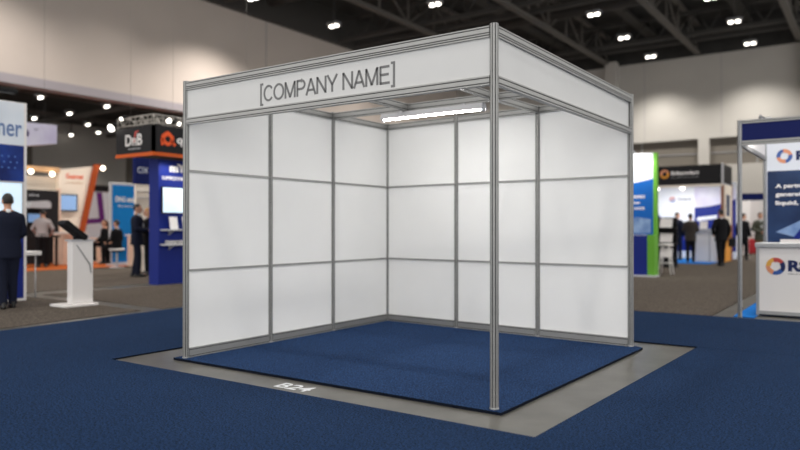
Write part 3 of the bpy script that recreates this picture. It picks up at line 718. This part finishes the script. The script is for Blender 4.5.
for p in ((-11.05, 4.5, 3.24), (-9.83, 4.5, 3.24), (-9.83, 7.4, 3.24)): tube(bm, p, Vector(p)+Vector((0,0,.05)), .03, n=8)
for p in ((-10.9, 4.7), (-9.9, 5.0), (-9.9, 7)): tube(bm, (*p, 3.45), (*p, 11.79), .003, n=6)
for a, b_ in (((-11.05,4.5,3.45), (-10.9,4.7,3.45)), ((-11.05,4.9,3.45), (-10.9,4.7,3.45)), ((-9.83,5,3.45), (-10.1,5,3.45)), ((-9.83,7,3.45), (-10.1,7,3.45))): tube(bm, a, b_, .014, n=6)
obj('lattice', bm, M['silver'], t)
for i, (x, y, z, lb, r) in enumerate(((-11.12, 4.4, 3.27, 'bright spotlight at the left end of the fascia truss', .075), (-10.62, 4.3, 3.4, 'small spotlight over the DnB lettering', .035), (-9.7, 4.75, 3.34, 'bright spotlight over the orange logo', .05), (-9.68, 4.98, 3.3, 'small spotlight over the fascia letters beside the booth', .035))):
    g = thing('truss_spotlight', lb, 'spotlight', (x, y, z), 'spotlights on the fascia truss')
    bm = bmesh.new(); ball(bm, (x, y, z), r, n=12); obj('lens', bm, M['lamp'], g)
    bm = bmesh.new(); dx, dy = (-.0, .1) if i < 2 else (-.1, 0)
    tube(bm, (x, y, z), (x+dx*.9, y+dy*.9, z+.06), r*1.05, r*.7, n=12); tube(bm, (x+dx*.9, y+dy*.9, z+.05), (x+dx*1.3, y+dy*1.3, 3.45), .012, n=6); obj('can', bm, M['black'], g)
t = thing('screen', 'lit pale screen on the blue wall stand', 'screen', (-10.28, 5.5, 1.5))
bm = bmesh.new(); box(bm, -10.3, -10.25, 5.0, 6.05, 1.49, 2.05); bevel(bm, .008, 1); obj('bezel', bm, M['charcoal'], t); obj('display', B(-10.251, -10.244, 5.02, 6.03, 1.51, 2.03), M['screen'], t)
for z, lb in ((1.16, 'white wall shelf below the screen on the blue wall, upper one'), (.85, 'white wall shelf below the screen on the blue wall, lower one')):
    t = thing('wall_shelf', lb, 'shelf', (-10.2, 5.5, z), 'wall shelves on the blue stand')
    obj('board', B(-10.3, -10.06, 4.99, 6.2, z-.03, z), M['lightgrey'], t)
    for y in (5.2, 5.9):
        bm = bmesh.new(); extrude(bm, [(0,0), (.18,0), (0,-.1)], (-10.3, y, z-.03), X1, Z1, (0, .015, 0)); obj('bracket', bm, M['lightgrey'], t)
for y, lb in ((5.12, 'white leaflet standing on the upper shelf of the blue wall, left one'), (5.45, 'white leaflet standing on the upper shelf of the blue wall, beside the booth')):
    bm = bmesh.new(); extrude(bm, [(0,0), (.02,0), (-.03,.26), (-.05,.26)], (-10.14, y, 1.16), X1, Z1, (0, .19, 0))
    tag(obj('leaflet', bm, M['white'], origin=(-10.14, y, 1.16)), lb, 'leaflet', 'leaflets on the upper shelf')
for y, w, lb in ((5.06, .2, 'small stack of booklets on the lower shelf of the blue wall, left one'), (5.29, .16, 'small stack of booklets on the lower shelf of the blue wall, middle one'), (5.48, .2, 'small stack of booklets on the lower shelf of the blue wall, beside the booth')):
    bm = bmesh.new()
    for q in range(5): box(bm, -10.24+.004*(q % 2), -10.1, y+.006*(q % 3), y+w, .85+q*.014, .862+q*.014, mi=q % 2)
    tag(obj('booklets', bm, [M['white'], M['grey']], origin=(-10.2, y, .85)), lb, 'booklet stack', 'booklets on the lower shelf')
# wall with blue sign behind the couple
t = thing('display_wall', 'blue topped wall lettered CIX behind the suited couple', 'display wall', (-14.6, 7.5, .008))
obj('wall', B(-14.6, -14.53, 7.3, 8.3, .008, 2.38), M['cream'], t)
p = obj('sign_panel', B(-14.6, -14.5, 7.25, 8.3, 2.38, 3.2), M['deepblue'], t)
lettering('lettering', 'CIX', M['panelwhite'], p, (-14.498, 7.33, 2.68), Y1, Z1, .33, .16, .004, .0)
bm = bmesh.new()
for z in (2.0, 2.18): box(bm, -14.55, -14.4, 7.25, 8.2, z, z+.02)
obj('ledge', bm, M['white'], t)

# ------------------------------------------------------------------ right stands
def arm_light(label, p, dy, e=90):
    x, y, z = p; g = thing('arm_light', label, 'light', p, 'arm lights on stand walls')
    bm = bmesh.new(); tube(bm, (x, y+.02, z), (x, y+.02, z+.05), .018, n=8); tube(bm, (x, y+.02, z+.05), (x, y+dy, z+.07), .012, n=8); obj('arm', bm, M['grey'], g)
    bm = bmesh.new(); box(bm, x-.08, x+.08, y+dy-.05, y+dy+.05, z+.04, z+.09); bevel(bm, .012, 1); obj('lamp_head', bm, M['lightgrey'], g)
    spot('arm_spot', (x, y+dy, z+.02), e, 68, .6, (1,.97,.93), .06, (math.radians(38), 0, 0))
t = thing('display_wall', 'blue and white display wall with a lime green edge by the booth', 'display wall', (-3.2, 13.6, .008))
obj('wall', B(-4.4, -2.555, 13.5, 13.6, .008, 3.03), M['panelwhite'], t)
obj('edge', B(-2.555, -2.47, 13.48, 13.62, .008, 3.03), M['green'], t)
bm = bmesh.new(); n = 20
top = [(-4.4+1.845*i/n, 2.24+.16*(i/n)**2+.03*math.sin(i/n*PI)*-1) for i in range(n+1)]
for a, b_ in zip(top, top[1:]): extrude(bm, [(a[0],1.02), (b_[0],1.02), b_, a], (0, 13.494, 0), X1, Z1, (0, .006, 0))
p = obj('blue_print', bm, M['midblue'], t)
for i, s_ in enumerate(('wenners', 'clinet', 'inventiz')): lettering('lettering', s_, M['white'], p, (-3.12, 13.492, 1.92-i*.14), X1, Z1, .36 if i != 1 else .24, .075, .003, .02)
lettering('header_lettering', 'nt', M['posterglow'], t, (-2.95, 13.497, 2.66), X1, Z1, .18, .1, .003, .03); small_print('small_lettering', M['posterglow'], t, (-3.05, 13.497, 2.55), X1, Z1, .3, .05)
bm = bmesh.new(); extrude(bm, [(-3.2,1.05), (-2.62,1.05), (-2.62,1.4), (-2.95,1.46), (-3.2,1.38)], (0, 13.49, 0), X1, Z1, (0, .004, 0)); obj('photo_print', bm, M['posterglow'], t)
t = thing('stand_counter', 'navy counter with a lime green end under the blue display wall', 'counter', (-3, 13.2, .008))
obj('body', B(-4.2, -2.62, 13.2, 13.46, .04, 1.0), M['royal'], t); obj('end_panel', B(-2.62, -2.45, 13.19, 13.46, .04, 1.02), M['green'], t); obj('plinth', B(-4.2, -2.4, 13.0, 13.47, .008, .04), M['lightgrey'], t)
# white stool and brochure rack
t = thing('bar_stool', 'white bar stool beside the lime green wall edge', 'stool', (-2.42, 14.15, .008))
cx, cy = -2.42, 14.15
bm = bmesh.new(); loft(bm, [ell((cx, cy, z), r, r) for z, r in ((.72, .14), (.75, .18), (.78, .18), (.79, .1))]); obj('seat', bm, M['white'], t)
for k in range(4):
    a = PI/4+k*PI/2; bm = bmesh.new(); tube(bm, (cx+.1*math.cos(a), cy+.1*math.sin(a), .73), (cx+.22*math.cos(a), cy+.22*math.sin(a), .008), .017, n=8); obj('leg', bm, M['white'], t)
bm = bmesh.new(); bmesh.ops.create_circle(bm, segments=16, radius=.17, matrix=Matrix.Translation((cx, cy, .3))); vs = [v.co.copy() for v in bm.verts]; bm.clear()
for i in range(16): tube(bm, vs[i], vs[(i+1) % 16], .01, n=6)
obj('foot_ring', bm, M['white'], t)
arm_light('white arm light on top of the lime green edged wall', (-3.0, 13.5, 3.03), -.6)
t = thing('brochure_rack', 'black tiered rack holding white brochures beside the green wall', 'brochure rack', (-3.33, 17.84, .008))
obj('back', B(-3.63, -3.03, 17.94, 18.0, .02, 1.5), M['black'], t); obj('base', B(-3.66, -3.0, 17.6, 18.02, .008, .05), M['charcoal'], t)
for z in (.3, .75, 1.2):
    bm = bmesh.new(); box(bm, -3.63, -3.03, 17.74, 17.94, z-.04, z); obj('tray', bm, M['charcoal'], t)
    bm = bmesh.new(); ball(bm, (0, 0, 0), 1, n=12)
    bm.free(); bm = bmesh.new(); extrude(bm, [(17.78,z), (17.80,z), (17.9,z+.27), (17.87,z+.27)], (-3.5, 0, 0), Y1, Z1, (.36, 0, 0)); o = obj('brochure', bm, M['white'], origin=(-3.33, 17.84, z))
    tag(o, {.3: 'white brochure on the lowest tier of the black rack', .75: 'white brochure on the middle tier of the black rack', 1.2: 'white brochure on the top tier of the black rack'}[z], 'brochure', 'brochures in the black rack')
# black fascia stand
t = thing('exhibition_stand', 'black fascia stand with a white and purple swoosh back wall', 'exhibition stand', (-4, 23, .02))
bm = bmesh.new(); box(bm, -5.6, -2.42, 21.66, 21.74, 2.7, 3.38); box(bm, -2.46, -2.4, 21.74, 23.42, 2.74, 3.38); obj('fascia', bm, M['charcoal'], t)
obj('corner_trim', B(-2.44, -2.38, 21.62, 21.7, 2.68, 3.4), M['lightgrey'], t)
obj('fascia_soffit', B(-5.6, -2.4, 21.62, 21.8, 2.62, 2.7), M['cream'], t)
ring_logo('fascia_logo', [M['logopeach'], M['amber']], t, (-4.31, 21.655, 3.10), X1, Z1, .16, .085, (0, 1), 10, depth=.005)
lettering('fascia_lettering', 'Bdtamvlart', M['white'], t, (-4.08, 21.659, 3.06), X1, Z1, .92, .13, .004, .04)
small_print('small_lettering', M['grey'], t, (-4.08, 21.659, 2.93), X1, Z1, .9, .07)
obj('post', B(-2.47, -2.38, 21.66, 21.75, .02, 2.68), M['wood'], t)
obj('post', B(-2.45, -2.38, 23.35, 23.43, .008, 2.74), M['wood'], t)
p = obj('back_wall', B(-5.6, -2.42, 24.5, 24.6, .02, 2.9), M['panelwhite'], t)
bm = bmesh.new(); n = 24
def band(z0f, z1f, x0, x1, y, mi):
    for i in range(n):
        a, b_ = i/n, (i+1)/n; xa, xb = x0+(x1-x0)*a, x0+(x1-x0)*b_
        extrude(bm, [(xa, z0f(a)), (xb, z0f(b_)), (xb, z1f(b_)), (xa, z1f(a))], (0, y, 0), X1, Z1, (0, .01, 0), mi=mi)
band(lambda t_: .3, lambda t_: 2.05-1.1*math.sin(t_*PI*.6), -5.5, -3.92, 24.488, 0)
band(lambda t_: 2.0+.12*t_, lambda t_: 2.78-.1*t_, -3.9, -2.44, 24.488, 1)
band(lambda t_: .3, lambda t_: 1.98+.3*t_*t_, -3.9, -2.44, 24.484, 0)
band(lambda t_: 1.45+.1*t_, lambda t_: 1.6+.08*t_, -3.8, -3.1, 24.478, 2)
obj('print', bm, [M['royal'], M['lilac'], M['panelwhite']], p)
ring_logo('wall_logo', [M['logored'], M['logoblue']], p, (-4.72, 24.495, 2.3), X1, Z1, .1, .05, (0, 1), 8)
lettering('wall_lettering', 'Dunanet', M['inknavy'], p, (-4.5, 24.498, 2.26), X1, Z1, .5, .1, .003, .02)
obj('side_panel', B(-2.44, -2.4, 22.1, 23.35, 1.3, 2.7), M['cream'], t); obj('amber_panel', B(-2.44, -2.36, 21.8, 22.9, .02, 1.25), M['amber'], t)
obj('side_print', B(-2.402, -2.39, 22.3, 22.9, 1.6, 2.35), M['posternavy'], t)
for x, lb in ((-4.62, 'glowing lamp under the black fascia, left one'), (-3.75, 'glowing lamp under the black fascia, right one')):
    g = thing('stand_lamp', lb, 'lamp', (x, 21.9, 2.58), 'lamps under the black fascia')
    bm = bmesh.new(); ball(bm, (x, 21.85, 2.62), .085, n=12); obj('globe', bm, M['lamp'], g)
    bm = bmesh.new(); tube(bm, (x, 21.85, 2.66), (x, 21.82, 2.75), .03, n=8); obj('socket', bm, M['grey'], g)
    spot('stand_light', (x, 22.3, 2.55), 120, 70, .6, (1,.97,.92), .15, (math.radians(35), 0, 0))
t = thing('stand_counter', 'white counter with grey top in the black fascia stand', 'counter', (-3, 21.9, .02))
obj('body', B(-3.38, -2.62, 21.75, 22.3, .02, 1.05), M['white'], t); obj('counter_top', B(-3.42, -2.58, 21.7, 22.35, 1.05, 1.16), M['lightgrey'], t)
obj('corner_strip', B(-2.85, -2.83, 21.735, 21.75, .02, 1.05), M['grey'], t)
t = thing('easel_board', 'small white board on the counter of the black fascia stand', 'board', (-3, 22, 1.16))
bm = bmesh.new(); extrude(bm, [(0,0), (.02,0), (.09,.26), (.07,.26)], (-3.2, 21.9, 1.16), Y1, Z1, (.26,0,0)); obj('card', bm, M['white'], t)
bm = bmesh.new(); extrude(bm, [(.06,.2), (.075,.2), (.17,0), (.15,0)], (-3.1, 21.9, 1.16), Y1, Z1, (.06,0,0)); obj('strut', bm, M['grey'], t)
# far white booth
t = thing('exhibition_booth', 'far white booth with a narrow blue fascia behind the slim post', 'exhibition booth', (-1, 29, .008))
obj('fascia', B(-3.1, 3, 27, 27.08, 2.3, 2.58), M['deepblue'], t); obj('back_wall', B(-3.1, 3, 32, 32.1, .008, 2.6), M['white'], t)
obj('side_wall', B(-3.1, -3.02, 27.08, 32, .008, 2.55), M['white'], t); obj('partition', B(-1.15, -1.1, 29, 32, .008, 2.5), M['panelwhite'], t)
obj('post', B(-3.12, -3.05, 27, 27.07, .008, 2.6), M['alu2'], t)
t = thing('suitcase', 'red suitcase on the floor of the far white booth', 'suitcase', (-2.45, 29.8, .008))
bm = bmesh.new(); box(bm, -2.75, -2.2, 29.6, 29.9, .06, .72); bevel(bm, .06, 3); obj('shell', bm, M['red'], t)
bm = bmesh.new(); tube(bm, (-2.6, 29.75, .7), (-2.6, 29.75, .95), .012, n=6); tube(bm, (-2.35, 29.75, .7), (-2.35, 29.75, .95), .012, n=6); tube(bm, (-2.6, 29.75, .95), (-2.35, 29.75, .95), .015, n=6); obj('handle', bm, M['grey'], t)
for x in (-2.68, -2.27):
    for y in (29.65, 29.85):
        bm = bmesh.new(); tube(bm, (x-.015, y, .04), (x+.015, y, .04), .032, n=10); obj('wheel', bm, M['black'], t)

# right blue fascia booth
bx0, by0, by1 = .51, 6.05, 8.46
t = thing('exhibition_booth', 'aluminium framed booth with a blue fascia at the right edge', 'exhibition booth', (2, 7.3, .0))
for x, y in ((bx0, by0), (bx0, by1), (3.5, by0), (3.5, by1)):
    bm = bmesh.new(); post(bm, x, y, .0, 2.6)
    obj('post', bm, [M['alu2'], M['slot_shade']], t)
for p, q in (((bx0, by0), (3.5, by0)), ((bx0, by0), (bx0, by1)), ((bx0, by1), (3.5, by1))):
    for z, h in ((2.555, .045), (2.27, .06))[:1 if p[1] == q[1] == by1 else 2]:
        p3, q3 = Vector((*p, z)), Vector((*q, z)); d = (q3-p3).normalized()*T; rail('fascia_rail', p3+d, q3-d, h, (h*.5,), t, m='alu')
obj('fascia_board', B(bx0+.02, 3.48, by0-.006, by0+.006, 2.325, 2.56), M['deepblue'], t)
obj('fascia_board', B(bx0-.006, bx0+.006, by0+.02, by1-.02, 2.325, 2.56), M['white'], t)
arm_light('small arm light on top of the blue fascia at the right edge', (.75, by0, 2.6), .55, 60)
p = obj('back_wall', B(bx0+.02, 3.48, by1-.01, by1+.01, .05, 2.56), M['panelwhite'], t)
yw = by1-.011
ring_logo('wall_logo', [M['logopeach'], M['logoblue'], M['logopeach'], M['logoblue']], p, (.785, yw, 2.32), X1, Z1, .112, .058, (0, 1, 2, 3), 6, .2)
lettering('wall_lettering', 'RS', M['inknavy'], p, (.945, yw, 2.245), X1, Z1, .24, .15, .004, .05)
po = obj('poster', B(bx0+.035, 3.4, yw-.004, yw, .9, 2.09), M['posternavy'], p)
# headlines of the poster (children of the wall keep to three levels)
for i, (s_, w) in enumerate((('A partner', .46), ('generation', .5), ('liquid, gl', .44))): lettering('poster_lettering', s_, M['white'], p, (.66, yw-.005, 1.80-i*.135), X1, Z1, w, .085, .003, .04)
bm = bmesh.new(); extrude(bm, [(.66,1.12), (1.0,1.3), (1.25,1.33), (1.25,1.1), (1.0,1.02)], (0, yw-.008, 0), X1, Z1, (0, .004, 0)); obj('poster_picture', bm, M['posterglow'], p)
bm = bmesh.new(); extrude(bm, [(.9,1.02), (1.02,1.2), (1.12,1.2), (1.16,1.02)], (0, yw-.012, 0), X1, Z1, (0, .004, 0)); obj('poster_figure', bm, M['royal'], p)
t = thing('stand_counter', 'white booth counter with a ring logo and the letters RS', 'counter', (1.4, 6.6, 0.012))
obj('body', B(.685, 2.2, 6.42, 6.95, .03, .93), M['white'], t)
bm = bmesh.new()
box(bm, .655, .69, 6.39, 6.43, .012, .93); box(bm, .655, .69, 6.93, 6.97, .012, .93); box(bm, .69, 2.2, 6.4, 6.43, .03, .075); box(bm, .69, 2.2, 6.41, 6.44, .012, .03, mi=1); obj('frame', bm, [M['alu2'], M['charcoal']], t)
bm = bmesh.new(); box(bm, .64, 2.22, 6.37, 6.99, .925, .985); bevel(bm, .006, 1); obj('counter_top', bm, M['alu2'], t)
ring_logo('logo', [M['logoyellow'], M['logoblue'], M['inknavy'], M['logored'], M['logopeach']], t, (.885, 6.419, .675), X1, Z1, .115, .062, (3, 0, 4, 1, 2), 5, .6)
lettering('lettering', 'RS', M['inknavy'], t, (1.03, 6.419, .61), X1, Z1, .24, .15, .004, .05)
small_print('small_lettering', M['grey'], t, (1.03, 6.419, .565), X1, Z1, .24, .02)
o = obj('leaflet_stack', B(.93, 1.22, 6.5, 6.75, .985, 1.03), M['white'], origin=(1.07, 6.62, .985)); tag(o, 'white leaflet stack on the ring-logo counter', 'leaflet stack')
t = thing('laptop', 'black laptop on the ring-logo counter at the right edge', 'laptop', (1.4, 6.8, .985))
bm = bmesh.new(); box(bm, 1.25, 1.6, 6.62, 6.86, .985, 1.0); bevel(bm, .004, 1); obj('base', bm, M['charcoal'], t)
bm = bmesh.new(); extrude(bm, [(6.86,.998), (6.875,.998), (6.95,1.22), (6.935,1.22)], (1.25, 0, 0), Y1, Z1, (.35, 0, 0)); obj('display', bm, M['black'], t)

# ------------------------------------------------------------------ world and look
w = bpy.data.worlds.new('world'); SC.world = w; w.use_nodes = True
bg = w.node_tree.nodes['Background']; bg.inputs['Color'].default_value = (1, .985, .96, 1); bg.inputs['Strength'].default_value = 1.85
SC.view_settings.view_transform = 'Standard'; SC.view_settings.look = 'None'; SC.view_settings.gamma = 1; SC.view_settings.use_curve_mapping = False
SC.view_settings.exposure = 0
